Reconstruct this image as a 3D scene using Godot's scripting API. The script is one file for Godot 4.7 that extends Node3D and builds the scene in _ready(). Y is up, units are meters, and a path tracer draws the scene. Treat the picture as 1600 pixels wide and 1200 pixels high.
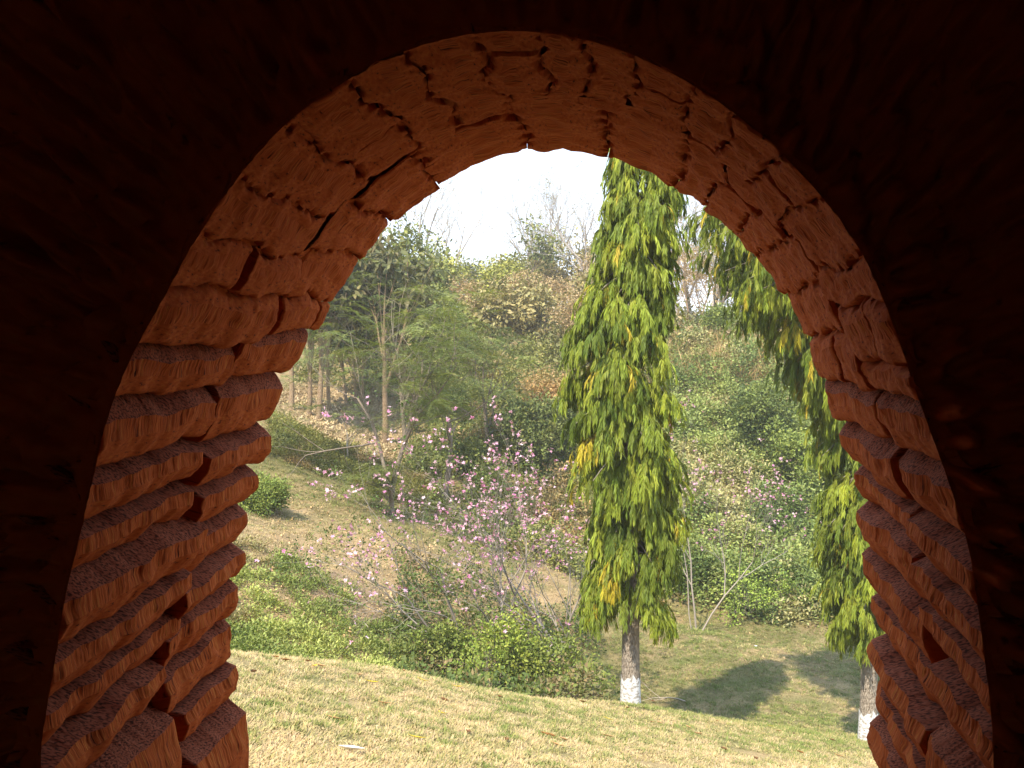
extends Node3D
# View through a carved red arch onto a lawn, weeping ashoka trees and a wooded hillside.

const F := 1563.0          # focal length in photo pixels (1600 x 1200)
const WALL_D := 1.5        # distance to the inner wall face along the wall's normal
const WALL_T := 0.80       # wall thickness
var rng := RandomNumberGenerator.new()
var noise := FastNoiseLite.new()
var M := {}
var used := {}

# ---------------------------------------------------------------- mesh builder
class MB:
	var v := PackedVector3Array()
	var n := PackedVector3Array()
	var c := PackedColorArray()
	var uv := PackedVector2Array()
	var ix := PackedInt32Array()
	func vert(p: Vector3, nn: Vector3, col := Color.WHITE, t := Vector2.ZERO) -> int:
		v.append(p); n.append(nn); c.append(col); uv.append(t)
		return v.size() - 1
	func tri(a: int, b: int, d: int) -> void:
		ix.append(a); ix.append(b); ix.append(d)
	func quad(a: int, b: int, d: int, e: int) -> void:
		ix.append(a); ix.append(b); ix.append(d)
		ix.append(a); ix.append(d); ix.append(e)
	# a lanceolate leaf: base point, direction, side vector, size, droop per unit length
	func leaf(p: Vector3, dir: Vector3, side: Vector3, length: float, width: float, droop: Vector3, col: Color, segs := 3) -> void:
		var last := -1
		var pos := p
		var d := dir.normalized()
		var s := side.normalized()
		for k in segs + 1:
			var f := float(k) / segs
			var w := width * 0.5 * sin(PI * pow(f, 0.75) * 0.94 + 0.12)
			if k == segs: w = width * 0.03
			var nn := d.cross(s).normalized()
			var a := vert(pos - s * w, nn, col, Vector2(0, f))
			var b := vert(pos + s * w, nn, col, Vector2(1, f))
			if last >= 0:
				quad(last, last + 1, b, a)
			last = a
			d = (d + droop / segs).normalized()
			pos += d * (length / segs)
	func kite(p: Vector3, dir: Vector3, side: Vector3, length: float, width: float, col: Color, fold := 0.15) -> void:
		var d := dir.normalized()
		var s := side.normalized()
		var up := d.cross(s).normalized()
		var nl := (up - s * fold).normalized()
		var nr := (up + s * fold).normalized()
		var mid := p + d * length * 0.45 + up * (length * 0.06)
		var a := vert(p, nl, col); var b := vert(p + d * length * 0.42 - s * width * 0.5 - up * fold * width * 0.4, nl, col); var t := vert(p + d * length, nl, col); var m1 := vert(mid, nl, col)
		tri(a, m1, b); tri(b, m1, t)
		var a2 := vert(p, nr, col); var b2 := vert(p + d * length * 0.42 + s * width * 0.5 - up * fold * width * 0.4, nr, col); var t2 := vert(p + d * length, nr, col); var m2 := vert(mid, nr, col)
		tri(a2, b2, m2); tri(b2, t2, m2)
	func tube(pts: PackedVector3Array, rad: PackedFloat32Array, sides := 6, col := Color.WHITE, vscale := 1.0) -> void:
		var prev := -1
		var ref := Vector3(0.31, 0.2, 0.93)
		var run := 0.0
		for k in pts.size():
			var d: Vector3
			if k == 0: d = pts[1] - pts[0]
			elif k == pts.size() - 1: d = pts[k] - pts[k - 1]
			else: d = pts[k + 1] - pts[k - 1]
			if k > 0: run += pts[k].distance_to(pts[k - 1])
			if d.length_squared() < 1e-12: d = Vector3.UP
			d = d.normalized()
			var x := d.cross(ref)
			if x.length() < 0.05: x = d.cross(Vector3.RIGHT)
			x = x.normalized()
			var y := x.cross(d)
			var first := v.size()
			for j in sides + 1:
				var a := TAU * j / sides
				var o := x * cos(a) + y * sin(a)
				vert(pts[k] + o * rad[k], o, col, Vector2(float(j) / sides, run * vscale))
			if prev >= 0:
				for j in sides:
					quad(prev + j, prev + j + 1, first + j + 1, first + j)
			prev = first
	func mesh(mat: Material) -> ArrayMesh:
		var arr := []
		arr.resize(Mesh.ARRAY_MAX)
		arr[Mesh.ARRAY_VERTEX] = v; arr[Mesh.ARRAY_NORMAL] = n; arr[Mesh.ARRAY_COLOR] = c; arr[Mesh.ARRAY_TEX_UV] = uv; arr[Mesh.ARRAY_INDEX] = ix
		var m := ArrayMesh.new()
		m.add_surface_from_arrays(Mesh.PRIMITIVE_TRIANGLES, arr)
		m.surface_set_material(0, mat)
		return m
	func smooth_normals() -> void:
		for k in n.size(): n[k] = Vector3.ZERO
		for t in range(0, ix.size(), 3):
			var a := ix[t]; var b := ix[t + 1]; var d := ix[t + 2]
			var q := (v[d] - v[a]).cross(v[b] - v[a])
			n[a] += q; n[b] += q; n[d] += q
		for k in n.size():
			n[k] = n[k].normalized() if n[k].length() > 1e-14 else Vector3.UP

# ---------------------------------------------------------------- node helpers
func numbered(called: String) -> String:
	if not used.has(called):
		used[called] = 0
		return called
	used[called] += 1
	return "%s_%03d" % [called, used[called]]

func tag(o: Node3D, label := "", category := "", group := "", kind := "") -> Node3D:
	if label: o.set_meta("label", label)
	if category: o.set_meta("category", category)
	if group: o.set_meta("group", group)
	if kind: o.set_meta("kind", kind)
	return o

func thing(called: String, label: String, category: String, where := Vector3.ZERO, group := "") -> Node3D:
	var o := Node3D.new()
	o.name = numbered(called)
	add_child(o)
	o.position = where
	tag(o, label, category, group)
	return o

func part(called: String, mesh: Mesh, parent: Node3D) -> MeshInstance3D:
	var o := MeshInstance3D.new()
	o.mesh = mesh
	o.name = called if parent != self else numbered(called)
	parent.add_child(o, true)
	return o

func copies(called: String, mesh: Mesh, where: Array, tint: Array, parent: Node3D) -> MultiMeshInstance3D:
	var mm := MultiMesh.new()
	mm.transform_format = MultiMesh.TRANSFORM_3D
	mm.use_colors = true
	mm.mesh = mesh
	mm.instance_count = where.size()
	for k in where.size():
		mm.set_instance_transform(k, where[k])
		mm.set_instance_color(k, tint[k])
	var o := MultiMeshInstance3D.new()
	o.multimesh = mm
	o.name = called if parent != self else numbered(called)
	parent.add_child(o, true)
	return o

func dup(root: Node3D, where: Vector3, turn: float, scale_by := 1.0, label := "") -> Node3D:
	var r: Node3D = root.duplicate()
	r.name = numbered(String(root.name).rstrip("0123456789").trim_suffix("_"))
	add_child(r)
	r.position = where
	r.rotation.y = turn
	r.scale = Vector3.ONE * scale_by
	if label: r.set_meta("label", label)
	return r

func rnd(a: float, b: float) -> float: return rng.randf_range(a, b)
func rdir() -> Vector3:
	var z := rnd(-1, 1); var a := rnd(0, TAU); var r := sqrt(1.0 - z * z)
	return Vector3(r * cos(a), z, r * sin(a))
func lin(r: float, g: float, b: float) -> Color: return Color(r, g, b).linear_to_srgb()
func vary(c: Color, amount: float) -> Color:
	var f := rnd(1.0 - amount, 1.0 + amount)
	return Color(c.r * f * rnd(0.93, 1.07), c.g * f, c.b * f * rnd(0.9, 1.1))
func mixc(a: Color, b: Color, f: float) -> Color: return a.lerp(b, clampf(f, 0, 1))
func basis_y(turn: float, s: float) -> Basis: return Basis(Vector3.UP, turn).scaled(Vector3.ONE * s)

# a photo pixel is a direction; the distance comes from the ground
func at(px: float, py: float, d: float) -> Vector3: return Vector3((px - 800.0) / F, -(py - 600.0) / F, -1.0) * d
func on_ground(px: float, py: float, d0 := 5.0) -> Vector3:
	var d := d0
	while d < 130.0:
		var p := at(px, py, d)
		if p.y <= height(p.x, d): return Vector3(p.x, height(p.x, d), -d)
		d += 0.05 + d * 0.002
	return at(px, py, 130.0)
func ground(px: float, d: float) -> Vector3:
	var x := (px - 800.0) / F * d
	return Vector3(x, height(x, d), -d)

# ---------------------------------------------------------------- terrain
var ctrl := []          # [x, d, y]
var tw := PackedFloat64Array()
var gx := PackedFloat32Array()
var gd := PackedFloat32Array()
var gh := PackedFloat32Array()

func lawn_plane(x: float, d: float) -> float: return -1.15 - 0.2065 * x - 0.2076 * d

func solve_terrain() -> void:
	for q in [[-4, 3], [0, 3], [4, 3], [-2.8, 6], [0, 6], [3, 6], [-2.7, 8.5], [0, 9], [2.2, 9], [-2.6, 10], [-1.42, 11.1], [1.0, 11.3], [1.45, 13.2], [3.2, 12.2], [3.6, 14.2], [5.35, 15.2], [7.5, 14], [-6, 6], [7, 8]]:
		ctrl.append([q[0], q[1], lawn_plane(q[0], q[1])])
	for q in [[500, 960, 15.5], [420, 900, 16], [600, 960, 17], [640, 1000, 16.5], [500, 860, 19], [600, 880, 20], [450, 780, 23], [640, 822, 24], [560, 800, 23.5], [450, 672, 28], [520, 700, 28.5], [600, 722, 30], [500, 762, 25], [480, 640, 34], [620, 690, 34], [560, 650, 36], [860, 900, 23], [760, 800, 27], [850, 700, 31], [880, 620, 36], [820, 560, 42], [1150, 1100, 18], [1250, 1060, 20], [1100, 990, 23], [1062, 965, 25], [1340, 1120, 18], [1340, 1040, 21.5], [1100, 900, 26], [1250, 950, 25], [1200, 800, 29], [1340, 800, 29], [1100, 700, 32], [1250, 680, 33], [1080, 560, 38], [1200, 540, 39], [1150, 530, 46], [960, 640, 35]]:
		var p := at(q[0], q[1], q[2])
		ctrl.append([p.x, q[2], p.y])
	for q in [[-3.2, 12.4, -3.65], [-1.6, 13.2, -4.15], [0.5, 16.5, -5.35], [2.0, 17.5, -5.85], [-8, 45, 1.0], [-6, 55, 3.0], [-8, 70, 4.6], [0, 70, 4.4], [14, 70, 4.2], [0, 120, 4.8], [40, 120, 4.5], [-40, 120, 5], [-60, 40, 4], [60, 40, -1], [22, 15, -8], [-22, 15, 0.0], [-20, 30, 1.2], [24, 33, -2], [20, 45, 2], [0, -12, -0.6], [-30, -12, 2], [30, -12, -5]]:
		ctrl.append(q)
	var n := ctrl.size() + 3
	var a := []
	for i in n:
		var row := PackedFloat64Array(); row.resize(n + 1); a.append(row)
	for i in ctrl.size():
		for j in ctrl.size():
			a[i][j] = tps(ctrl[i][0] - ctrl[j][0], ctrl[i][1] - ctrl[j][1]) + (0.4 if i == j else 0.0)
		a[i][n - 3] = 1.0; a[i][n - 2] = ctrl[i][0]; a[i][n - 1] = ctrl[i][1]
		a[n - 3][i] = 1.0; a[n - 2][i] = ctrl[i][0]; a[n - 1][i] = ctrl[i][1]
		a[i][n] = ctrl[i][2]
	for k in n:
		var best := k
		for i in range(k + 1, n):
			if absf(a[i][k]) > absf(a[best][k]): best = i
		var swap = a[k]; a[k] = a[best]; a[best] = swap
		for i in range(k + 1, n):
			var f: float = a[i][k] / a[k][k]
			if f != 0.0:
				for j in range(k, n + 1): a[i][j] -= f * a[k][j]
	tw.resize(n)
	for k in range(n - 1, -1, -1):
		var s: float = a[k][n]
		for j in range(k + 1, n): s -= a[k][j] * tw[j]
		tw[k] = s / a[k][k]

func tps(dx: float, dd: float) -> float:
	var r2 := dx * dx + dd * dd
	return 0.0 if r2 < 1e-9 else 0.5 * r2 * log(r2)

func raw_height(x: float, d: float) -> float:
	var n := ctrl.size()
	var s := tw[n] + tw[n + 1] * x + tw[n + 2] * d
	for i in n: s += tw[i] * tps(x - ctrl[i][0], d - ctrl[i][1])
	return s

func axis(lo: float, a: float, b: float, hi: float, step: float) -> PackedFloat32Array:
	var left := []
	var p := a; var st := step
	while p > lo:
		st *= 1.25; p -= st; left.append(p)
	left.reverse()
	var out := PackedFloat32Array(left)
	p = a
	while p < b:
		out.append(p); p += step
	st = step
	while p < hi:
		out.append(p); p += st; st *= 1.18
	return out

func build_height() -> void:
	solve_terrain()
	gx = axis(-260.0, -13.0, 17.0, 260.0, 0.35)
	gd = axis(-90.0, 1.0, 42.0, 420.0, 0.35)
	gh.resize(gx.size() * gd.size())
	for j in gd.size():
		for i in gx.size():
			var x := clampf(gx[i], -70, 70); var d := clampf(gd[j], -15, 130)
			var h := raw_height(x, d)
			h = clampf(h, -12.0, 16.0)
			var rough := smoothstep(10.0, 16.0, d + (1.5 if x < 0 else -3.0))
			h += noise.get_noise_2d(gx[i] * 9.0, gd[j] * 9.0) * 0.05 * (0.35 + rough) + noise.get_noise_2d(gx[i] * 40.0, gd[j] * 40.0) * 0.035 * (0.3 + rough)
			h += noise.get_noise_2d(gx[i] * 2.2 + 90.0, gd[j] * 2.2) * 0.5 * smoothstep(28.0, 45.0, d)
			if d < 1.95 and absf(gx[i]) < 4.0 and d > -4.5: h = minf(h, -2.0)
			gh[j * gx.size() + i] = h

func height(x: float, d: float) -> float:
	var i := clampi(gx.bsearch(x) - 1, 0, gx.size() - 2)
	var j := clampi(gd.bsearch(d) - 1, 0, gd.size() - 2)
	var fx := clampf((x - gx[i]) / (gx[i + 1] - gx[i]), 0, 1)
	var fd := clampf((d - gd[j]) / (gd[j + 1] - gd[j]), 0, 1)
	var w := gx.size()
	return lerpf(lerpf(gh[j * w + i], gh[j * w + i + 1], fx), lerpf(gh[(j + 1) * w + i], gh[(j + 1) * w + i + 1], fx), fd)

# where the near lawn ends (signed metres: positive is lawn)
func lawn_edge(x: float, d: float) -> float:
	var e := 10.95 + 0.13 * (x + 2.6) * (x + 2.6) * 0.55 if x < 1.5 else 12.15 + (x - 1.5) * 0.72
	return e - d + noise.get_noise_2d(x * 30.0, 7.0) * 0.35

# ---------------------------------------------------------------- materials
func noise_tex(freq: float, seed_: int, stops: Array, size := 512, octaves := 5, type := FastNoiseLite.TYPE_SIMPLEX_SMOOTH) -> NoiseTexture2D:
	var nz := FastNoiseLite.new()
	nz.noise_type = type
	nz.frequency = freq
	nz.seed = seed_
	nz.fractal_octaves = octaves
	var t := NoiseTexture2D.new()
	t.width = size; t.height = size; t.seamless = true
	t.noise = nz
	var g := Gradient.new()
	var off := PackedFloat32Array(); var col := PackedColorArray()
	for s in stops:
		off.append(s[0]); col.append(s[1])
	g.offsets = off; g.colors = col
	t.color_ramp = g
	return t

func bump_tex(freq: float, seed_: int, strength: float, size := 512, octaves := 5) -> NoiseTexture2D:
	var nz := FastNoiseLite.new()
	nz.noise_type = FastNoiseLite.TYPE_SIMPLEX_SMOOTH
	nz.frequency = freq; nz.seed = seed_; nz.fractal_octaves = octaves
	var t := NoiseTexture2D.new()
	t.width = size; t.height = size; t.seamless = true
	t.noise = nz; t.as_normal_map = true; t.bump_strength = strength
	return t

func surf(c: Color, rough := 0.85) -> StandardMaterial3D:
	var m := StandardMaterial3D.new()
	m.albedo_color = c
	m.roughness = rough
	return m

func leaf_mat(rough: float, light: float, spec := 0.4) -> StandardMaterial3D:
	var m := StandardMaterial3D.new()
	m.albedo_color = Color.WHITE
	m.vertex_color_use_as_albedo = true
	m.roughness = rough
	m.metallic_specular = spec
	m.backlight_enabled = true
	m.backlight = Color(light, light, light * 0.6)
	m.cull_mode = BaseMaterial3D.CULL_DISABLED
	return m

func tinted(rough := 0.9) -> StandardMaterial3D:
	var m := surf(Color.WHITE, rough)
	m.vertex_color_use_as_albedo = true
	m.metallic_specular = 0.25
	return m

# red ochre wash over rough plaster, mottled with soot specks and worn yellowish patches
func wash(seed_: int, streak: bool, uv_scale: Vector3) -> StandardMaterial3D:
	var m := StandardMaterial3D.new()
	m.albedo_color = Color.WHITE
	m.albedo_texture = noise_tex(0.026, seed_, [[0.0, lin(0.05, 0.016, 0.008)], [0.17, lin(0.12, 0.03, 0.012)], [0.25, lin(0.34, 0.074, 0.017)], [0.4, lin(0.40, 0.088, 0.019)], [0.6, lin(0.43, 0.098, 0.021)], [0.8, lin(0.46, 0.13, 0.027) if not streak else lin(0.46, 0.155, 0.032)], [1.0, lin(0.47, 0.165, 0.038)]], 1024, 6)
	m.roughness = 0.93
	m.metallic_specular = 0.25
	m.normal_enabled = true
	m.normal_texture = bump_tex(0.05, seed_ + 5, 3.5 if streak else 0.9, 512, 5)
	m.normal_scale = 1.0
	m.uv1_scale = uv_scale
	return m

func make_materials() -> void:
	M.lip = wash(3, false, Vector3(1.6, 4.2, 1))
	M.hatch = wash(11, true, Vector3(6.0, 0.45, 1))
	# ledges: gritty dirt and mould specks over dusty pink, darkened to paint in shade
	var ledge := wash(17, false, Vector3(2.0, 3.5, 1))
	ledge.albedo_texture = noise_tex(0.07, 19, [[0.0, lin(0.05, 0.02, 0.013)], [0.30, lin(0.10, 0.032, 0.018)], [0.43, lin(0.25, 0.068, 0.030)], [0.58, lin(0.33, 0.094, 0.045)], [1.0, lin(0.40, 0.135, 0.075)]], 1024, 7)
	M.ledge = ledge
	var fw := wash(21, false, Vector3(0.8, 0.8, 0.8))
	fw.uv1_triplanar = true
	M.wall = fw
	M.leaf_glossy = leaf_mat(0.55, 0.7, 0.3)
	M.leaf = leaf_mat(0.6, 0.6, 0.35)
	M.feather = leaf_mat(0.7, 0.8, 0.2)
	M.petal = leaf_mat(0.6, 0.7, 0.2)
	M.grass = leaf_mat(0.7, 0.5, 0.2)
	M.dry = leaf_mat(0.8, 0.35, 0.2)
	M.twig = tinted(0.95)
	var bark := tinted(0.95)
	bark.albedo_texture = noise_tex(0.05, 31, [[0.0, Color(0.62, 0.58, 0.55)], [0.5, Color(0.86, 0.84, 0.82)], [1.0, Color(1, 1, 1)]], 256)
	bark.uv1_scale = Vector3(3, 0.6, 1)
	bark.normal_enabled = true
	bark.normal_texture = bump_tex(0.06, 33, 8.0, 256)
	M.bark = bark
	var lime := surf(Color.WHITE, 0.9)
	lime.albedo_texture = noise_tex(0.04, 41, [[0.0, lin(0.22, 0.19, 0.15)], [0.34, lin(0.40, 0.37, 0.33)], [0.42, lin(0.57, 0.55, 0.53)], [0.55, lin(0.64, 0.63, 0.62)], [1.0, lin(0.72, 0.71, 0.70)]], 256)
	M.lime = lime
	var g := tinted(0.97)
	g.albedo_texture = noise_tex(0.045, 51, [[0.0, Color(0.70, 0.67, 0.62)], [0.4, Color(0.90, 0.88, 0.86)], [0.6, Color(0.98, 0.97, 0.96)], [1.0, Color(1, 1, 1)]], 1024, 6)
	g.uv1_triplanar = true
	g.uv1_world_triplanar = true
	g.uv1_scale = Vector3(0.45, 0.45, 0.45)
	g.normal_enabled = true
	g.normal_texture = bump_tex(0.12, 53, 10.0, 1024, 4)
	M.soil = g
	M.floor = surf(lin(0.22, 0.10, 0.07), 0.95)

# ---------------------------------------------------------------- the arched wall
var prof := []            # Vector2 points of the arch outline in the wall's plane
var plen := PackedFloat32Array()
var wall_n := Vector3(204.0 / F, 0, -1).normalized()
var wall_r := Vector3(1, 0, 204.0 / F).normalized()

func to_wall(px: float, py: float, depth: float) -> Vector2:
	var ray := at(px, py, 1.0)
	var p := ray * (depth / ray.dot(wall_n))
	return Vector2(p.dot(wall_r), p.y)

func make_profile() -> void:
	var raw := []
	for q in [[108, 1520], [80, 1290], [66, 1190], [74, 1117], [89, 1027], [106, 925], [128, 834], [148, 745], [170, 655], [207, 560], [256, 470], [310, 372], [372, 282], [444, 200], [524, 140], [620, 88], [716, 60], [802, 52], [900, 62], [1000, 94], [1100, 148], [1200, 225], [1288, 318], [1350, 410], [1396, 520], [1432, 625], [1470, 730], [1500, 820], [1516, 890], [1531, 1000], [1546, 1130], [1549, 1270], [1540, 1520]]:
		raw.append(to_wall(q[0], q[1], WALL_D))
	var dense := []
	for k in raw.size() - 1:
		var a: Vector2 = raw[maxi(k - 1, 0)]; var b: Vector2 = raw[k]; var c: Vector2 = raw[k + 1]; var d: Vector2 = raw[mini(k + 2, raw.size() - 1)]
		for j in 12:
			dense.append(b.cubic_interpolate(c, a, d, j / 12.0))
	dense.append(raw[-1])
	prof = dense
	plen.append(0.0)
	for k in range(1, prof.size()): plen.append(plen[k - 1] + prof[k].distance_to(prof[k - 1]))

func on_prof(s: float) -> Vector2:
	var k := clampi(plen.bsearch(s) - 1, 0, prof.size() - 2)
	var f := (s - plen[k]) / (plen[k + 1] - plen[k])
	return prof[k].lerp(prof[k + 1], f)
func into(s: float) -> Vector2:
	var a := on_prof(s - 0.03); var b := on_prof(s + 0.03)
	var t := (b - a).normalized()
	return Vector2(t.y, -t.x)
func s_near(p: Vector2) -> float:
	var best := 1e9; var bs := 0.0
	for k in prof.size():
		var q: float = prof[k].distance_squared_to(p)
		if q < best: best = q; bs = plen[k]
	return bs
# point of the reveal: s along the arch, u through the wall (0 inside, 1 outside), e metres into the opening
func reveal(s: float, u: float, e: float) -> Vector3:
	var p := on_prof(s) + into(s) * e
	return Vector3(p.x, p.y, -(WALL_D + u * WALL_T))

func side_amount(s: float) -> float:      # 1 on the jambs, 0 at the crown
	var h := on_prof(s).y
	return 1.0 - (smoothstep(-0.30, 0.40, h) if s < plen[-1] * 0.5 else smoothstep(-0.35, 0.28, h))
func rise(s: float) -> float:             # courses climb towards the outside
	var l := plen[-1]
	var k := 0.03 + 0.075 * (1.0 - smoothstep(-0.6, 0.25, on_prof(s).y))
	return k * clampf((l * 0.5 - s) / 0.45, -1, 1)
func joint_u(s: float) -> float: return 0.57 + 0.10 * noise.get_noise_2d(s * 260.0, 55.0) + (0.03 if s < plen[-1] * 0.5 else -0.12)

func course_line(s_edge: float, ref_u: float, u: float, key: float) -> float:
	var j := side_amount(s_edge)
	var wav := (noise.get_noise_2d(u * 70.0, key * 37.0) * 0.020 + noise.get_noise_2d(u * 320.0, key * 31.0) * 0.0022) * (1.25 - 0.55 * j) * minf(1.0, 4.0 * absf(u - ref_u) + 0.35)
	return s_edge + rise(s_edge) * (u - ref_u) + wav

const ROWS := [0.0, 0.015, 0.04, 0.07, 0.12, 0.18, 0.25, 0.32, 0.39, 0.46, 0.52, 0.57, 0.62, 0.68, 0.74, 0.80, 0.85, 0.89, 0.93, 0.97, 1.0]
const HATCH_FROM := 9
const HATCH_TO := 14

func jamb_profile(b: float) -> float:
	if b < 0.04: return lerpf(-1.0, -0.30, b / 0.04)
	if b < 0.46: return -0.30 * pow(1.0 - (b - 0.04) / 0.42, 1.25)
	if b < 0.74: return -0.09 * (b - 0.46) / 0.28
	return -0.09 - 0.9 * (b - 0.74) / 0.26
func crown_profile(b: float) -> float:
	if b < 0.13: return -pow(1.0 - b / 0.13, 2.0)
	if b > 0.9: return -0.85 * pow((b - 0.9) / 0.1, 1.6)
	return 0.0

func stone(parent: Node3D, line0: Array, line1: Array, u_from: float, u_to: float, far_strip: bool, seed_: int) -> void:
	# line = [s at the edge, reference u, key]; the lower boundary first
	var mid_s: float = (line0[0] + line1[0]) * 0.5
	var left := mid_s < plen[-1] * 0.5
	var cols := int(maxf(10, (u_to - u_from) * WALL_T / 0.0034))
	var jamb := side_amount(mid_s)
	var width := absf(line1[0] - line0[0])
	var depth := lerpf(0.026, minf(0.082, width * 0.85) * rnd(0.8, 1.15), jamb)
	var a0 := MB.new(); var a1 := MB.new(); var a2 := MB.new()
	var all := []
	var proud := rnd(-0.010, 0.006) * (0.5 + jamb)
	var tip := rnd(-0.012, 0.012) * jamb
	for ic in cols + 1:
		var a := float(ic) / cols
		var col := []
		var um := joint_u(mid_s)
		var u0 := u_from if u_from <= 0.001 else (um + u_from - 0.57)
		var u1 := u_to if u_to >= 0.999 else (um + u_to - 0.57)
		var u := lerpf(u0, u1, a)
		var sl := course_line(line0[0], line0[1], u, line0[2])
		var sh := course_line(line1[0], line1[1], u, line1[2])
		var w := absf(sh - sl)
		var ends := 0.0
		var in0 := (u - u0) * WALL_T; var in1 := (u1 - u) * WALL_T
		if u_from > 0.001: ends += pow(clampf(1.0 - in0 / 0.009, 0, 1), 2.0) * 0.6
		else: ends += 0.35 * pow(clampf(1.0 - in0 / 0.014, 0, 1), 2.0)
		if u_to < 0.999: ends += pow(clampf(1.0 - in1 / 0.012, 0, 1), 1.8) * 0.7
		else: ends += (0.25 + 0.35 * jamb) * pow(clampf(1.0 - in1 / 0.024, 0, 1), 2.2)
		var fill := lerpf(clampf(0.45 + 2.2 * noise.get_noise_2d(u * 300.0 + seed_ * 3.0, seed_ * 17.0), 0.02, 1.3), 1.0, jamb)
		var fill2 := lerpf(clampf(0.45 + 2.2 * noise.get_noise_2d(u * 300.0 + line1[2] * 13.0, line1[2] * 11.0), 0.02, 1.3), 1.0, jamb)
		var streak := noise.get_noise_2d(u * 2000.0, seed_ * 3.1) + 0.35 * noise.get_noise_2d(u * 420.0, seed_ * 7.7)
		for ir in ROWS.size():
			var b: float = ROWS[ir]
			var s := lerpf(sl, sh, 0.004 + b * 0.992)
			var e := lerpf(crown_profile(b) * (fill if b < 0.5 else fill2), jamb_profile(b) * (1.0 - 0.35 * smoothstep(0.85, 1.0, u)), jamb) * depth
			e -= ends * depth * (0.9 if jamb > 0.3 else 1.0) * lerpf(fill2, 1.0, jamb)
			e += proud + tip * (a - 0.5) + noise.get_noise_2d(u * 130.0, seed_ * 5.3) * 0.010 * jamb
			var grain := noise.get_noise_3d(s * 1300.0, u * 420.0, 3.0) * 0.0020 + noise.get_noise_3d(s * 300.0, u * 130.0, 9.0) * 0.007
			e += grain
			var hz := smoothstep(0.44, 0.50, b + noise.get_noise_2d(u * 900.0, seed_) * 0.05) * (1.0 - smoothstep(0.72, 0.78, b))
			e -= sqrt(clampf(streak + 0.35 * noise.get_noise_2d(s * 500.0, u * 300.0), 0, 1)) * 0.0032 * hz * lerpf(0.4, 1.0, jamb)
			if b > 0.82: e += noise.get_noise_3d(s * 2200.0, u * 1700.0, 5.0) * 0.005 * jamb
			e -= 0.003
			col.append([reveal(s, u, e), Vector2(u * WALL_T, s)])
		all.append(col)
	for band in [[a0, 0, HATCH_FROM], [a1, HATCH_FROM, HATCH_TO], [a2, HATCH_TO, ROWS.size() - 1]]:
		var mb: MB = band[0]
		var first := mb.v.size()
		var h: int = band[2] - band[1] + 1
		for col in all:
			for r in range(band[1], band[2] + 1): mb.vert(col[r][0], Vector3.UP, Color.WHITE, col[r][1])
		for ic in cols:
			for r in h - 1:
				var p := first + ic * h + r
				if left: mb.quad(p, p + 1, p + h + 1, p + h)
				else: mb.quad(p, p + h, p + h + 1, p + 1)
	a0.smooth_normals()
	a1.smooth_normals()
	a2.smooth_normals()
	# one mesh, two surfaces: the smooth lip and the hatched face, with a crease between, and the gritty, shade-darkened ledge on top
	var am := a0.mesh(M.lip)
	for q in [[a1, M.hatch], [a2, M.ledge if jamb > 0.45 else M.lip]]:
		var mb2: MB = q[0]
		var arr := []
		arr.resize(Mesh.ARRAY_MAX)
		arr[Mesh.ARRAY_VERTEX] = mb2.v; arr[Mesh.ARRAY_NORMAL] = mb2.n; arr[Mesh.ARRAY_COLOR] = mb2.c; arr[Mesh.ARRAY_TEX_UV] = mb2.uv; arr[Mesh.ARRAY_INDEX] = mb2.ix
		am.add_surface_from_arrays(Mesh.PRIMITIVE_TRIANGLES, arr)
		am.surface_set_material(am.get_surface_count() - 1, q[1])
	part("stone", am, parent)

func ring_face(u: float, steps: Array, rough: float, outward: float) -> ArrayMesh:
	var mb := MB.new()
	var cols := 420
	var c := Vector2(0.02, -0.25)
	for ic in cols + 1:
		var s := plen[-1] * ic / cols
		var p := on_prof(s)
		for k in steps.size():
			var q: Vector2 = c + (p - c) * steps[k]
			if k == 0: q = p - into(s) * (0.004 if outward > 0 else lerpf(0.026, 0.125, pow(side_amount(s), 1.5)))
			q = Vector2(clampf(q.x, -2.95, 2.95), minf(q.y, 0.97))
			var f := smoothstep(0.0, 0.10, (steps[k] - 1.0))
			# big carved blocks with hollows between them
			var big := noise.get_noise_2d(q.x * 190.0 + 300.0, q.y * 260.0)
			var e := (absf(big) * 0.14 - 0.045 + noise.get_noise_2d(q.x * 620.0, q.y * 900.0 + 40.0) * 0.034 + noise.get_noise_2d(q.x * 2000.0, q.y * 2000.0) * 0.006) * rough * f
			e += rough * (-0.003 + 0.003 * noise.get_noise_2d(s * 900.0, 3.0)) * (1.0 - f)
			mb.vert(Vector3(q.x, q.y, -(WALL_D + u * WALL_T) + e * outward), Vector3.BACK, Color.WHITE, q)
	var h := steps.size()
	for ic in cols:
		for k in h - 1:
			var p2 := ic * h + k
			if outward > 0: mb.quad(p2, p2 + 1, p2 + h + 1, p2 + h)
			else: mb.quad(p2, p2 + h, p2 + h + 1, p2 + 1)
	mb.smooth_normals()
	return mb.mesh(M.wall)

func box(size: Vector3, mat: Material) -> BoxMesh:
	var b := BoxMesh.new()
	b.size = size
	b.material = mat
	return b

func room_piece(called: String, size: Vector3, where: Vector3, mat: Material, turn: float) -> void:
	var o := part(called, box(size, mat), self)
	o.rotation.y = turn
	o.position = where.rotated(Vector3.UP, turn)
	o.set_meta("kind", "structure")

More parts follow.
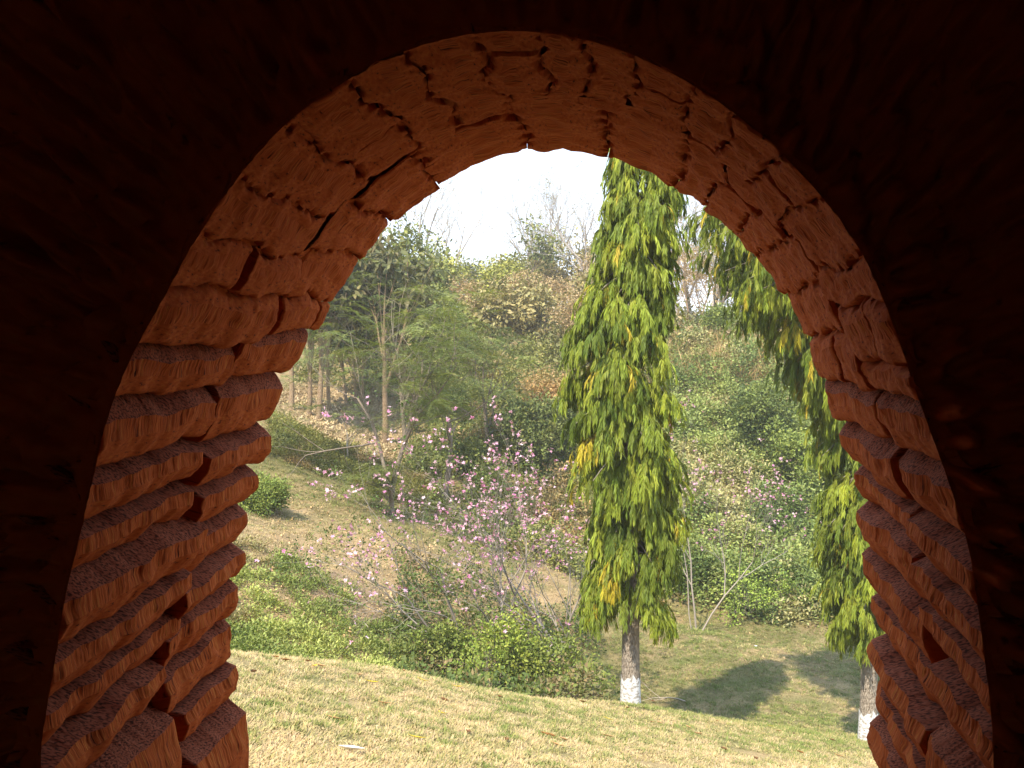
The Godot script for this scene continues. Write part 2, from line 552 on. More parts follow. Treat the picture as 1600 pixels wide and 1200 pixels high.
func build_wall() -> void:
	make_profile()
	var turn := -atan(204.0 / F)
	var root := thing("arched_wall", "dark red plastered wall pierced by a carved arched opening", "wall")
	root.set_meta("kind", "thing")
	root.rotation.y = turn
	var steps := [1.0, 1.012, 1.03, 1.055, 1.085, 1.12, 1.16, 1.2, 1.25, 1.3, 1.36, 1.42, 1.5, 1.58, 1.68, 1.8, 1.95, 2.15, 2.4, 2.8, 3.4, 4.4]
	part("inner_face", ring_face(0.0, steps, 1.0, 1.0), root)
	part("outer_face", ring_face(0.985, [1.0, 1.1, 1.3, 1.7, 2.6, 4.4], 0.5, -1.0), root)
	# the core behind the stones
	var core := MB.new()
	for ic in 301:
		var s := plen[-1] * ic / 300.0
		for k in 13:
			var u := k / 12.0
			var e := -lerpf(0.018, 0.11, pow(side_amount(s), 1.5)) + noise.get_noise_3d(s * 500.0, u * 500.0, 1.0) * 0.006
			if k == 0: e = -0.006
			if k == 12: e -= 0.008
			core.vert(reveal(s, clampf(u, 0.002, 0.985), e), Vector3.UP, Color.WHITE, Vector2(u * WALL_T, s))
	for ic in 300:
		for k in 12:
			var p := ic * 13 + k
			core.quad(p, p + 13, p + 14, p + 1)
	core.smooth_normals()
	part("reveal", core.mesh(M.lip), root)
	# courses, read at the inner edge and at the outer edge of the opening
	var near := [[76, 1268], [66, 1195], [75, 1117], [90, 1027], [106, 922], [129, 834], [150, 742], [180, 640], [206, 552], [264, 458], [309, 371], [378, 285], [440, 200], [548, 130], [640, 82], [738, 56], [835, 54], [912, 66], [985, 90], [1083, 140], [1152, 186], [1221, 243], [1272, 308], [1342, 400], [1380, 475], [1410, 570], [1428, 640], [1478, 755], [1511, 868], [1528, 975], [1537, 1060], [1547, 1149], [1549, 1262]]
	var far := [[381, 1074], [387, 1022], [395, 962], [401, 907], [414, 850], [426, 790], [440, 732], [453, 672], [480, 594], [510, 533], [532, 480], [573, 421], [628, 362], [696, 297], [830, 239], [950, 258], [1062, 294], [1108, 322], [1152, 360], [1190, 398], [1230, 455], [1259, 524], [1281, 588], [1300, 656], [1318, 726], [1329, 780], [1340, 846], [1350, 910], [1357, 972], [1362, 1037], [1362, 1098]]
	var strips := [[near, 0.0, WALL_D], [far, 1.0, WALL_D + WALL_T]]
	for st in 2:
		var lines := []
		var key := 1.0 + st * 50.0
		lines.append([0.01, strips[st][1], key])
		for q in strips[st][0]:
			key += 1.0
			var s := s_near(to_wall(q[0], q[1], strips[st][2]))
			if s > lines[-1][0] + 0.02: lines.append([s, strips[st][1], key])
		lines.append([plen[-1] - 0.01, strips[st][1], key + 1.0])
		for k in lines.size() - 1:
			var l0: Array = lines[k]; var l1: Array = lines[k + 1]
			if l0[0] > plen[-1] * 0.5: l0 = lines[k + 1]; l1 = lines[k]
			var sd := st * 100 + k
			if st == 0:
				var cut := rnd(0.24, 0.36)
				if k % 3 == 1 and side_amount(l0[0]) < 0.6:
					stone(root, l0, l1, 0.0, cut, false, sd)
					stone(root, l0, l1, cut, 0.57, false, sd + 300)
				else: stone(root, l0, l1, 0.0, 0.57, false, sd)
			else:
				if k % 4 == 2 and side_amount(l0[0]) < 0.6:
					var cut2 := rnd(0.72, 0.84)
					stone(root, l0, l1, 0.57, cut2, true, sd)
					stone(root, l0, l1, cut2, 1.0, true, sd + 300)
				else: stone(root, l0, l1, 0.57, 1.0, true, sd)
	var sill := part("sill", box(Vector3(3.6, 1.3, WALL_T - 0.05), M.wall), root)
	sill.position = Vector3(0, -0.93 - 0.65, -(WALL_D + WALL_T * 0.5))
	var zf := -(WALL_D + WALL_T)
	room_piece("room_floor", Vector3(6.0, 0.25, 5.0), Vector3(0, -1.72, zf + 0.8 + 2.45), M.floor, turn)
	room_piece("room_ceiling", Vector3(6.4, 0.26, 5.9), Vector3(0, 0.99, zf + 2.9), M.wall, turn)
	room_piece("wall_left", Vector3(0.4, 2.75, 5.7), Vector3(-2.9, -0.52, zf + 2.87), M.wall, turn)
	room_piece("wall_right", Vector3(0.4, 2.75, 5.7), Vector3(2.9, -0.52, zf + 2.87), M.wall, turn)
	# unseen doorway gap added in the back wall to brighten the inner face
	room_piece("wall_back", Vector3(4.0, 2.75, 0.4), Vector3(0.9, -0.52, zf + 5.9), M.wall, turn)
	room_piece("wall_back_side", Vector3(1.35, 2.75, 0.4), Vector3(-2.4, -0.52, zf + 5.9), M.wall, turn)
	room_piece("added_doorway_lintel", Vector3(0.65, 0.6, 0.4), Vector3(-1.42, 0.555, zf + 5.9), M.wall, turn)

# ---------------------------------------------------------------- ground
func litter_amount(x: float, d: float) -> float:      # dry leaf litter under the teak trees
	var cx := (x + 6.2) / 4.2; var cd := (d - 34.0) / 6.0
	return clampf(1.5 - sqrt(cx * cx + cd * cd) * 1.4 + noise.get_noise_2d(x * 12.0, d * 12.0) * 0.5, 0, 1)
func green_amount(x: float, d: float) -> float:
	var g := 0.29 + 0.32 * noise.get_noise_2d(x * 7.0 + 11.0, d * 5.0) + 0.75 * noise.get_noise_2d(x * 75.0, d * 60.0)
	var e := lawn_edge(x, d)
	if e > 0:
		g -= smoothstep(0.5, 5.5, e) * 0.30 - 0.12
		g += 0.10 * smoothstep(0.0, 4.0, x)
	else:
		if x > 1.5 and d < 27.0: g += 0.42
		elif x < 0.5 and d < 26.0:
			# dry knoll on the left, greener towards its crest
			g += 0.55 * smoothstep(21.0, 24.0, d) - 0.12
			g -= 0.35 * exp(-pow((x + 2.6) / 1.0, 2.0) - pow((d - 18.0) / 2.2, 2.0))
	return clampf(g, 0, 1)
func ground_color(x: float, d: float) -> Color:
	var straw := Color(0.52, 0.375, 0.205)
	var green := Color(0.155, 0.175, 0.055)
	var c := mixc(straw, green, green_amount(x, d))
	var brown := Color(0.25, 0.17, 0.10)
	var e := lawn_edge(x, d)
	if e < 0.0:
		c = mixc(c, brown, 0.25 + 0.5 * noise.get_noise_2d(x * 20.0 + 5.0, d * 20.0))
		# bare earth scar on the knoll
		var scar := 1.15 - sqrt(pow((x + 2.75) / 0.75, 2.0) + pow((d - 17.3) / 1.4, 2.0)) + 1.1 * noise.get_noise_2d(x * 45.0, d * 45.0)
		if scar > 0.35: c = mixc(Color(0.30, 0.22, 0.15), c, 0.15)
	c = mixc(c, Color(0.38, 0.28, 0.165), litter_amount(x, d))
	return c

func build_ground() -> void:
	var mb := MB.new()
	for j in gd.size():
		for i in gx.size():
			mb.vert(Vector3(gx[i], gh[j * gx.size() + i], -gd[j]), Vector3.UP, ground_color(gx[i], gd[j]), Vector2(gx[i], gd[j]))
	for j in gd.size() - 1:
		for i in gx.size() - 1:
			var p := j * gx.size() + i
			mb.quad(p, p + gx.size(), p + gx.size() + 1, p + 1)
	mb.smooth_normals()
	part("ground", mb.mesh(M.soil), self).set_meta("kind", "structure")

func tuft_mesh(blades: int, tall: float, spread: float, wide: float, lean: float) -> ArrayMesh:
	var mb := MB.new()
	for k in blades:
		var a := rnd(0, TAU)
		var out := Vector3(cos(a), 0, sin(a))
		var p := out * rnd(0, spread) * Vector3(1, 0, 1)
		var l := tall * rnd(0.55, 1.15)
		var f := rnd(0.75, 1.2)
		mb.leaf(p, Vector3.UP + out * rnd(0.1, lean), out.cross(Vector3.UP).rotated(Vector3.UP, rnd(-0.6, 0.6)), l, wide * rnd(0.7, 1.2), out * rnd(0.2, 1.1) - Vector3.UP * rnd(0, 0.8), Color(f, f * rnd(0.95, 1.05), f * rnd(0.8, 1.1)), 2)
	return mb.mesh(M.grass)

func build_grass() -> void:
	var tufts := [tuft_mesh(9, 0.035, 0.045, 0.006, 0.9), tuft_mesh(7, 0.05, 0.04, 0.007, 0.7), tuft_mesh(8, 0.026, 0.06, 0.007, 1.5)]
	var w := [[], [], []]; var t := [[], [], []]
	var straw := Color(0.55, 0.41, 0.225); var green := Color(0.17, 0.21, 0.055)
	var n := 0
	while n < 170000:
		var d := 4.6 + 24.0 * pow(rng.randf(), 1.5)
		var px := rnd(330, 1420)
		var x := (px - 800.0) / F * d
		n += 1
		var e := lawn_edge(x, d)
		if e < 0 and x < 1.8 and rng.randf() < 0.15: continue
		var g := green_amount(x, d)
		if noise.get_noise_2d(x * 16.0 + 40.0, d * 16.0) + rnd(-0.3, 0.3) > 0.42: continue
		var k := rng.randi() % 3
		if g < 0.35 and rng.randf() < 0.7: k = 2
		var col := mixc(straw, green, g * 1.25 + rnd(-0.45, 0.3))
		var s := rnd(0.65, 1.35) * (1.0 + maxf(0.0, d - 12.0) * 0.045)
		w[k].append(Transform3D(basis_y(rnd(0, TAU), s), Vector3(x, height(x, d) - 0.004, -d)))
		t[k].append(vary(col, 0.22))
	for k in 3:
		tag(copies("grass", tufts[k], w[k], t[k], self), ["fine sparse lawn grass, half dried to straw", "taller green lawn grass tufts among the dry turf", "flattened dry lawn grass lying on the soil"][k], "grass", "", "stuff")

# ---------------------------------------------------------------- plants
func clump(leaves: int, radius: float, length: float, width: float, up_bias: float, mat: Material, flat := 1.0) -> ArrayMesh:
	var mb := MB.new()
	for k in leaves:
		var o := rdir() * radius * pow(rng.randf(), 0.4)
		o.y *= flat
		var dir := (o.normalized() + rdir() * 0.8 + Vector3.UP * up_bias).normalized()
		var side := dir.cross(Vector3.UP + rdir() * 0.5).normalized()
		var f := rnd(0.72, 1.2)
		mb.kite(o, dir, side, length * rnd(0.7, 1.2), width * rnd(0.7, 1.2), Color(f, f * rnd(0.94, 1.06), f * rnd(0.85, 1.1)))
	return mb.mesh(mat)

func feather_spray() -> ArrayMesh:
	var mb := MB.new()
	for q in 7:
		var a := -1.2 + 2.4 * q / 6.0 + rnd(-0.12, 0.12)
		var d := Vector3(cos(a), rnd(-0.12, 0.15), sin(a))
		var len := rnd(0.3, 0.46)
		var start := d * 0.02
		var side := d.cross(Vector3.UP).normalized()
		for k in 15:
			var f := (k + 0.6) / 15.0
			var p := start + d * len * f + Vector3.DOWN * 0.14 * f * f
			for s in [-1, 1]:
				var g := rnd(0.75, 1.2)
				var ld: Vector3 = (side * s * 0.95 + d * 0.45 + Vector3.UP * rnd(-0.25, 0.25)).normalized()
				var l := 0.062 * sin(PI * (0.12 + 0.8 * f)) * rnd(0.8, 1.2)
				var nn := ld.cross(d).normalized()
				var c := Color(g, g, g)
				var i0 := mb.vert(p - d * 0.006, nn, c); var i1 := mb.vert(p + ld * l, nn, c); var i2 := mb.vert(p + d * 0.007, nn, c)
				mb.tri(i0, i2, i1)
	return mb.mesh(M.feather)

func weeping_spray() -> ArrayMesh:
	var mb := MB.new()
	var p := Vector3.ZERO
	var d := Vector3(0.85, 0.15, 0).normalized()
	var pts := PackedVector3Array([p]); var rad := PackedFloat32Array([0.004])
	var n := 9
	for k in n:
		d = (d + Vector3(0, -0.34, rnd(-0.1, 0.1))).normalized()
		p += d * 0.042
		pts.append(p); rad.append(0.004 * (1.0 - 0.8 * k / n))
		for s in [-1, 1]:
			var side := Vector3(0, 0, s)
			var ld := (d * 0.55 + side * rnd(0.35, 0.8) + Vector3.DOWN * rnd(0.35, 0.8) + Vector3(rnd(-0.1, 0.4), 0, 0)).normalized()
			var f := rnd(0.7, 1.18)
			var face := ld.cross(Vector3(rnd(0.3, 1), rnd(-0.2, 0.3), rnd(-0.7, 0.7))).normalized()
			mb.leaf(p, ld, face, rnd(0.115, 0.175), rnd(0.020, 0.028), Vector3(0, -0.75, 0), Color(f, f * rnd(0.96, 1.05), f * rnd(0.8, 1.1)), 3)
	for s in 3:
		mb.leaf(p, (Vector3.DOWN + rdir() * 0.4).normalized(), rdir(), rnd(0.10, 0.14), 0.027, Vector3.DOWN, Color(1.1, 1.12, 0.9), 3)
	mb.tube(pts, rad, 4, Color(0.9, 0.75, 0.9))
	return mb.mesh(M.leaf_glossy)

var sprays := []
func interp(tab: Array, y: float) -> Vector2:
	if y <= tab[0][0]: return Vector2(tab[0][1], tab[0][2])
	for k in tab.size() - 1:
		if y <= tab[k + 1][0]:
			var f: float = (y - tab[k][0]) / (tab[k + 1][0] - tab[k][0])
			return Vector2(lerpf(tab[k][1], tab[k + 1][1], f), lerpf(tab[k][2], tab[k + 1][2], f))
	return Vector2(tab[-1][1], tab[-1][2])

# weeping ashoka: outline table in photo pixels [y, left, right] at the tree's distance
func ashoka(label: String, px: float, py: float, d: float, tab: Array, branches: int, trunk_r: float, lean: float) -> void:
	var base := Vector3((px - 800.0) / F * d, 0, -d)
	base.y = height(base.x, d)
	var root := thing("weeping_tree", label, "tree", base)
	var m: float = d / F
	var top: float = -(tab[0][0] - 600.0) * m - base.y
	var pts := PackedVector3Array(); var rad := PackedFloat32Array()
	for k in 26:
		var f := pow(k / 25.0, 1.6)
		pts.append(Vector3(lean * f * top, -0.2 + f * (top + 0.2), 0))
		rad.append(trunk_r * (1.0 - 0.88 * f) * (1.0 + 0.2 * exp(-f * top * 4.0)))
	var tm := MB.new()
	tm.tube(pts, rad, 14, Color(0.40, 0.35, 0.29), 1.2)
	part("trunk", tm.mesh(M.bark), root)
	var wm := MB.new()
	var wp := PackedVector3Array(); var wr := PackedFloat32Array()
	for k in 6:
		var f := k / 5.0
		var hy0 := -0.12 + 0.58 * f
		var ft := (hy0 + 0.2) / (top + 0.2)
		wp.append(Vector3(lean * ft * top, hy0, 0)); wr.append(trunk_r * (1.0 - 0.88 * ft) * (1.0 + 0.2 * exp(-ft * top * 4.0)) + 0.007)
	wm.tube(wp, wr, 18, Color.WHITE, 2.0)
	# a ragged upper edge, as brushed on
	for k in range(wm.v.size() - 19, wm.v.size()): wm.v[k].y += 0.07 * sin((k % 19) * 2.1) * sin((k % 19) * 0.9)
	part("whitewash", wm.mesh(M.lime), root).set_meta("label", "white limewash painted round the trunk's foot")
	var w := [[], [], []]; var t := [[], [], []]
	var bm := MB.new()
	var bottom: float = tab[-1][0]
	for k in branches:
		var y := lerpf(tab[0][0], bottom, pow((k + rng.randf()) / branches, 0.95))
		var lr := interp(tab, y)
		var hy: float = -(y - 600.0) * m - base.y
		var cx: float = ((lr.x + lr.y) * 0.5 - 800.0) * m - base.x
		var r: float = (lr.y - lr.x) * 0.5 * m
		for rep in int(ceil(r / 0.95)):
			_branch(root, bm, w, t, cx, hy, r, lean)
	part("branches", bm.mesh(M.twig), root)
	var crown := Node3D.new()
	crown.name = "crown"
	root.add_child(crown)
	for v in 3: copies("hanging_leaves", sprays[v], w[v], t[v], crown).set_meta("kind", "stuff")

func _branch(root: Node3D, bm: MB, w: Array, t: Array, cx: float, hy: float, r: float, lean: float) -> void:
		var a := rnd(0, TAU)
		var o := Vector3(cos(a), 0, sin(a))
		var reach := r * (0.62 + 0.38 * pow(rng.randf(), 0.8)) * (1.0 + 0.12 * noise.get_noise_2d(a * 60.0, hy * 50.0))
		var start := Vector3(lean * hy, hy + 0.25 + reach * 0.25, 0)
		var tip := Vector3(cx, hy, 0) + o * maxf(0.1, reach - 0.10)
		var mid := start.lerp(tip, 0.5) + Vector3.UP * 0.16
		var bp := PackedVector3Array(); var br := PackedFloat32Array()
		for j in 6:
			var f := j / 5.0
			bp.append(start.lerp(mid, f).lerp(mid.lerp(tip, f), f)); br.append(0.016 * (1.0 - 0.75 * f))
		bm.tube(bp, br, 4, Color(0.25, 0.215, 0.17))
		var tone := rng.randf()
		var col := mixc(Color(0.10, 0.145, 0.016), Color(0.30, 0.345, 0.035), tone)
		if rng.randf() < 0.008: col = Color(0.44, 0.36, 0.03)
		for j in 25:
			var f := 0.40 + 0.62 * pow(rng.randf(), 0.7)
			var q := start.lerp(mid, f).lerp(mid.lerp(tip, f), f) + rdir() * 0.09
			var v := rng.randi() % 3
			var turn := -a + rnd(-1.3, 1.3)
			var s := rnd(0.52, 0.88)
			var b := Basis(Vector3.UP, turn) * Basis(Vector3(0, 0, 1), rnd(-0.35, 0.2))
			w[v].append(Transform3D(b.scaled(Vector3.ONE * s), q))
			t[v].append(vary(col, 0.22) if rng.randf() > 0.03 else Color(0.42, 0.33, 0.03))

# recursive limbs; tips collects [position, direction]
func limb(mb: MB, p: Vector3, dir: Vector3, length: float, r: float, level: int, o: Dictionary, tips: Array, col: Color) -> void:
	var pts := PackedVector3Array([p]); var rad := PackedFloat32Array([r])
	var d := dir.normalized()
	var segs := 4 if level > 1 else 3
	var kids := []
	for k in segs:
		d = (d + rdir() * o.crook + Vector3.UP * o.up * 0.25).normalized()
		p += d * length / segs
		pts.append(p); rad.append(r * (1.0 - 0.5 * (k + 1.0) / segs))
		if level > 0 and k >= 1: kids.append([p, d, rad[-1]])
	mb.tube(pts, rad, 6 if r > 0.03 else (4 if r > 0.008 else 3), col)
	if level == 0:
		tips.append([p, d])
		tips.append([pts[segs - 1], d])
		return
	for k in kids:
		for j in (o.kids if k[2] > 0 else 1):
			if rng.randf() < o.skip: continue
			var nd: Vector3 = (k[1] + rdir() * o.spread + Vector3.UP * o.up).normalized()
			limb(mb, k[0], nd, length * rnd(0.52, 0.8), k[2] * rnd(0.6, 0.8), level - 1, o, tips, col)

# a tree or shrub: limbs plus a crown of leaf clumps hung on the tips
func leafy(called: String, label: String, category: String, where: Vector3, group: String, o: Dictionary) -> Node3D:
	var root := thing(called, label, category, where, group)
	var mb := MB.new()
	var tips := []
	var col: Color = o.get("bark", Color(0.24, 0.20, 0.16))
	for k in o.get("stems", 1):
		var lean: Vector3 = Vector3(rnd(-1, 1), 0, rnd(-1, 1)) * o.get("splay", 0.15)
		limb(mb, Vector3(lean.x, 0, lean.z) * 0.15 + Vector3.DOWN * 0.1, Vector3.UP + lean, o.tall * 0.5, o.girth, o.get("levels", 3), o, tips, col)
	if o.get("fixed"): 
		for q in o.fixed: limb(mb, q[0], q[1], q[2], q[3], q[4], o, tips, col)
	part("trunk" if category == "tree" else "stems", mb.mesh(M.bark if o.girth > 0.05 else M.twig), root)
	var w := []; var t := []
	for q in tips:
		if rng.randf() > o.get("leafy", 1.0): continue
		var tone: Color = mixc(o.dark, o.light, rng.randf())
		for k in o.per_tip:
			var pos: Vector3 = q[0] + rdir() * o.jitter * Vector3(1, o.get("flat", 0.7), 1)
			if pos.y < 0.04: continue
			var b := Basis(Vector3.UP, rnd(0, TAU)) * Basis(Vector3(1, 0, 0), rnd(-0.35, 0.35) if o.get("level_leaves") else rnd(-1.2, 1.2))
			w.append(Transform3D(b.scaled(Vector3.ONE * rnd(0.7, 1.25) * o.get("size", 1.0)), pos)); t.append(vary(tone, 0.2))
	if w.size() > 0:
		var cr := copies("crown" if category == "tree" else "foliage", o.mesh, w, t, root)
		cr.set_meta("kind", "stuff")
	return root

func flower_mesh() -> ArrayMesh:
	var mb := MB.new()
	for k in 5:
		var a := TAU * k / 5.0 + rnd(-0.2, 0.2)
		var d := Vector3(cos(a), rnd(0.2, 0.6), sin(a))
		var f := rnd(0.85, 1.15)
		mb.kite(Vector3.ZERO, d, Vector3.UP.cross(d), rnd(0.042, 0.055), 0.026, Color(f, f, f), 0.3)
	return mb.mesh(M.petal)

func orchid_tree(label: String, where: Vector3, stems: Array, o: Dictionary) -> void:
	var root := thing("flowering_tree", label, "tree", where, "pink flowering trees below the lawn")
	var mb := MB.new()
	var tips := []
	for q in stems: limb(mb, Vector3(q[0], -0.1, q[1]), Vector3(q[2], q[3], q[4]), q[5], q[6], 4, o, tips, Color(0.34, 0.29, 0.24))
	part("trunk", mb.mesh(M.twig), root)
	var w := []; var t := []; var lw := []; var lt := []
	var top := 0.0
	for q in tips: top = maxf(top, q[0].y)
	for q in tips:
		var f: float = q[0].y / top
		if rng.randf() < o.bloom * smoothstep(0.2, 0.6, f):
			for k in rng.randi_range(1, 4):
				w.append(Transform3D(Basis(rdir(), rnd(0, TAU)).scaled(Vector3.ONE * rnd(0.55, 0.95)), q[0] + rdir() * 0.05))
				t.append(mixc(Color(0.66, 0.22, 0.46), Color(0.80, 0.60, 0.66), pow(rng.randf(), 0.9)))
		if rng.randf() < o.leafy * (1.25 - f):
			for k in 2:
				lw.append(Transform3D(Basis(rdir(), rnd(0, TAU)).scaled(Vector3.ONE * rnd(0.6, 1.1)), q[0] + rdir() * 0.16))
				lt.append(vary(mixc(Color(0.07, 0.13, 0.025), Color(0.20, 0.21, 0.05), rng.randf()), 0.2))
	copies("leaves", M.small_clump, lw, lt, root).set_meta("kind", "stuff")
	copies("blossoms", flower_mesh(), w, t, root).set_meta("kind", "stuff")

func build_plants() -> void:
	build_grass()
	for k in 3: sprays.append(weeping_spray())
	M.small_clump = clump(12, 0.11, 0.058, 0.036, 0.1, M.leaf)
	M.broad = clump(16, 0.30, 0.15, 0.075, 0.0, M.leaf)
	M.fine = clump(22, 0.24, 0.085, 0.05, 0.1, M.leaf)
	M.teak = clump(7, 0.30, 0.34, 0.19, -0.7, M.leaf)
	M.feathers = feather_spray()
	M.weed = clump(34, 0.18, 0.05, 0.024, 0.6, M.leaf, 0.5)
	M.litter = clump(9, 0.35, 0.17, 0.10, 0.0, M.dry, 0.12)
	M.dry_tuft = tuft_mesh(12, 0.55, 0.2, 0.02, 0.4)
	# the two weeping ashokas
	ashoka("tall weeping tree with drooping yellow-green leaves, trunk whitewashed, standing free on the lawn edge", 985, 1092, 14.0, [[120, 985, 1015], [200, 965, 1040], [262, 945, 1062], [300, 940, 1085], [350, 924, 1078], [400, 918, 1070], [450, 895, 1065], [500, 875, 1058], [550, 862, 1050], [600, 870, 1056], [650, 880, 1074], [700, 880, 1070], [750, 892, 1074], [800, 914, 1070], [850, 920, 1066], [900, 906, 1064], [965, 902, 1058]], 330, 0.135, 0.004)
	ashoka("weeping tree with spreading dark top and whitewashed foot, half hidden behind the arch's jamb", 1356, 1158, 15.2, [[170, 1260, 1420], [250, 1150, 1470], [320, 1075, 1500], [380, 1075, 1500], [440, 1100, 1490], [500, 1145, 1480], [560, 1210, 1470], [610, 1236, 1460], [650, 1270, 1450], [750, 1268, 1440], [850, 1272, 1440], [950, 1284, 1440], [1000, 1295, 1430]], 420, 0.14, 0.018)
	# feathery acacias
	var ac := {"tall": 4.6, "girth": 0.085, "levels": 3, "crook": 0.20, "up": 0.06, "spread": 1.05, "kids": 2, "skip": 0.32, "per_tip": 2, "jitter": 0.38, "flat": 0.35, "mesh": M.feathers, "dark": Color(0.15, 0.19, 0.055), "light": Color(0.28, 0.31, 0.10), "level_leaves": true, "bark": Color(0.36, 0.30, 0.24), "size": 1.25}
	leafy("feathery_tree", "airy tree with forked pale trunk and flat feathery sprays above the bank", "tree", on_ground(612, 806, 20), "feathery trees on the slope", ac.merged({"levels": 2, "tall": 1.6, "fixed": [[Vector3(0, 0.55, 0), Vector3(0.2, 1, 0.1), 2.4, 0.07, 3], [Vector3(0, 0.55, 0), Vector3(-0.12, 1, -0.2), 2.6, 0.05, 3]]}, true))
	leafy("feathery_tree", "feathery tree with twisted pale trunk right of the forked one", "tree", ground(694, 27.0), "feathery trees on the slope", ac.merged({"tall": 4.8}, true))
	leafy("feathery_tree", "blue-green feathery tree in the hollow behind the pink blossom", "tree", ground(770, 30.0), "feathery trees on the slope", ac.merged({"tall": 4.4, "dark": Color(0.13, 0.18, 0.07)}, true))
	leafy("feathery_tree", "low feathery sapling on the shaded bank before the tan trunks", "tree", on_ground(545, 722, 22), "feathery trees on the slope", ac.merged({"tall": 1.9, "girth": 0.03, "levels": 2}, true))
	leafy("feathery_tree", "tall feathery tree behind the forked one, its sprays reaching the hill's crown", "tree", ground(640, 31.0), "feathery trees on the slope", ac.merged({"tall": 6.2}, true))
	# teak with big drying leaves
	var tk := {"tall": 6.4, "girth": 0.11, "levels": 2, "crook": 0.07, "up": 0.55, "spread": 0.7, "kids": 2, "skip": 0.2, "per_tip": 4, "jitter": 0.45, "mesh": M.teak, "dark": Color(0.08, 0.09, 0.03), "light": Color(0.22, 0.19, 0.08), "bark": Color(0.42, 0.31, 0.20)}
	var teaks := [[482, 648, 0.9], [497, 655, 1.0], [516, 642, 0.8], [541, 628, 0.75], [556, 632, 0.6], [568, 642, 0.6], [602, 693, 1.15], [455, 640, 1.0], [640, 660, 0.9]]
	for q in teaks:
		leafy("broad_leaved_tree", ("slim tan trunk with large drying leaves, standing in leaf litter" if q[2] < 0.78 else "stout straight tan trunk with large drying leaves, standing in leaf litter") if q[2] < 1.1 else "thick orange-tan trunk with large leaves rising behind the shaded bank", "tree", on_ground(q[0], q[1], 26), "large-leaved trees in the leaf litter", tk.merged({"tall": 6.4 * q[2], "girth": 0.10 * q[2]}, true))
	# pink flowering trees in the hollow
	var oc := {"crook": 0.16, "up": 0.10, "spread": 0.75, "kids": 2, "skip": 0.36, "bloom": 0.55, "leafy": 0.34}
	orchid_tree("pink blossoming tree with thin dark stems, richest in flowers, left of the free-standing weeping tree", ground(745, 17.0), [[0, 0, -0.18, 1, 0.1, 2.1, 0.035], [0.15, 0.1, 0.45, 1, -0.1, 2.0, 0.03], [-0.1, 0.1, -0.75, 1, 0.3, 1.9, 0.028], [0.1, 0, 0.1, 1, 0.5, 1.7, 0.028]], oc)
	orchid_tree("pink blossoming tree with a pale leaning limb, just behind the whitewashed trunk's left", ground(925, 18.0), [[0, 0, -0.5, 1, 0.1, 2.3, 0.045], [0.1, 0.1, -0.9, 1, -0.2, 2.0, 0.03], [-0.1, 0, -0.15, 1, 0.3, 1.9, 0.03]], oc.merged({"leafy": 0.16}, true))
	orchid_tree("sparse pink blossoming tree with bare pale branches between the two weeping trees", ground(1088, 23.6), [[0, 0, 0.05, 1, 0, 2.3, 0.028], [0.1, 0, 0.45, 1, 0.1, 2.1, 0.024], [-0.1, 0, -0.1, 1, 0.1, 1.9, 0.02]], oc.merged({"bloom": 0.4, "leafy": 0.08, "skip": 0.36}, true))
	build_scrub()
	build_forest()

func scatter(called: String, label: String, mesh: Mesh, n: int, zone: Callable, size: Array, colors: Array, lift: float) -> void:
	var w := []; var t := []
	for k in n:
		var q: Vector2 = zone.call()
		if q.y <= 0: continue
		var x := (q.x - 800.0) / F * q.y
		var y := height(x, q.y)
		var patch := 0.5 + 0.9 * noise.get_noise_2d(x * 9.0, q.y * 9.0)
		var col := mixc(colors[0], colors[1], patch + rnd(-0.25, 0.25))
		if colors.size() > 2 and noise.get_noise_2d(x * 6.0 + 70.0, q.y * 6.0) > 0.28: col = mixc(colors[2], col, rnd(0, 0.5))
		var hump := maxf(0.0, 0.35 + noise.get_noise_2d(x * 14.0 + 30.0, q.y * 14.0)) * lift
		var b := Basis(Vector3.UP, rnd(0, TAU)) * Basis(Vector3.RIGHT, rnd(-0.5, 0.5))
		w.append(Transform3D(b.scaled(Vector3.ONE * rnd(size[0], size[1])), Vector3(x, y + rng.randf() * hump, -q.y)))
		t.append(vary(col, 0.22))
	tag(copies(called, mesh, w, t, self), label, "undergrowth", "", "stuff")

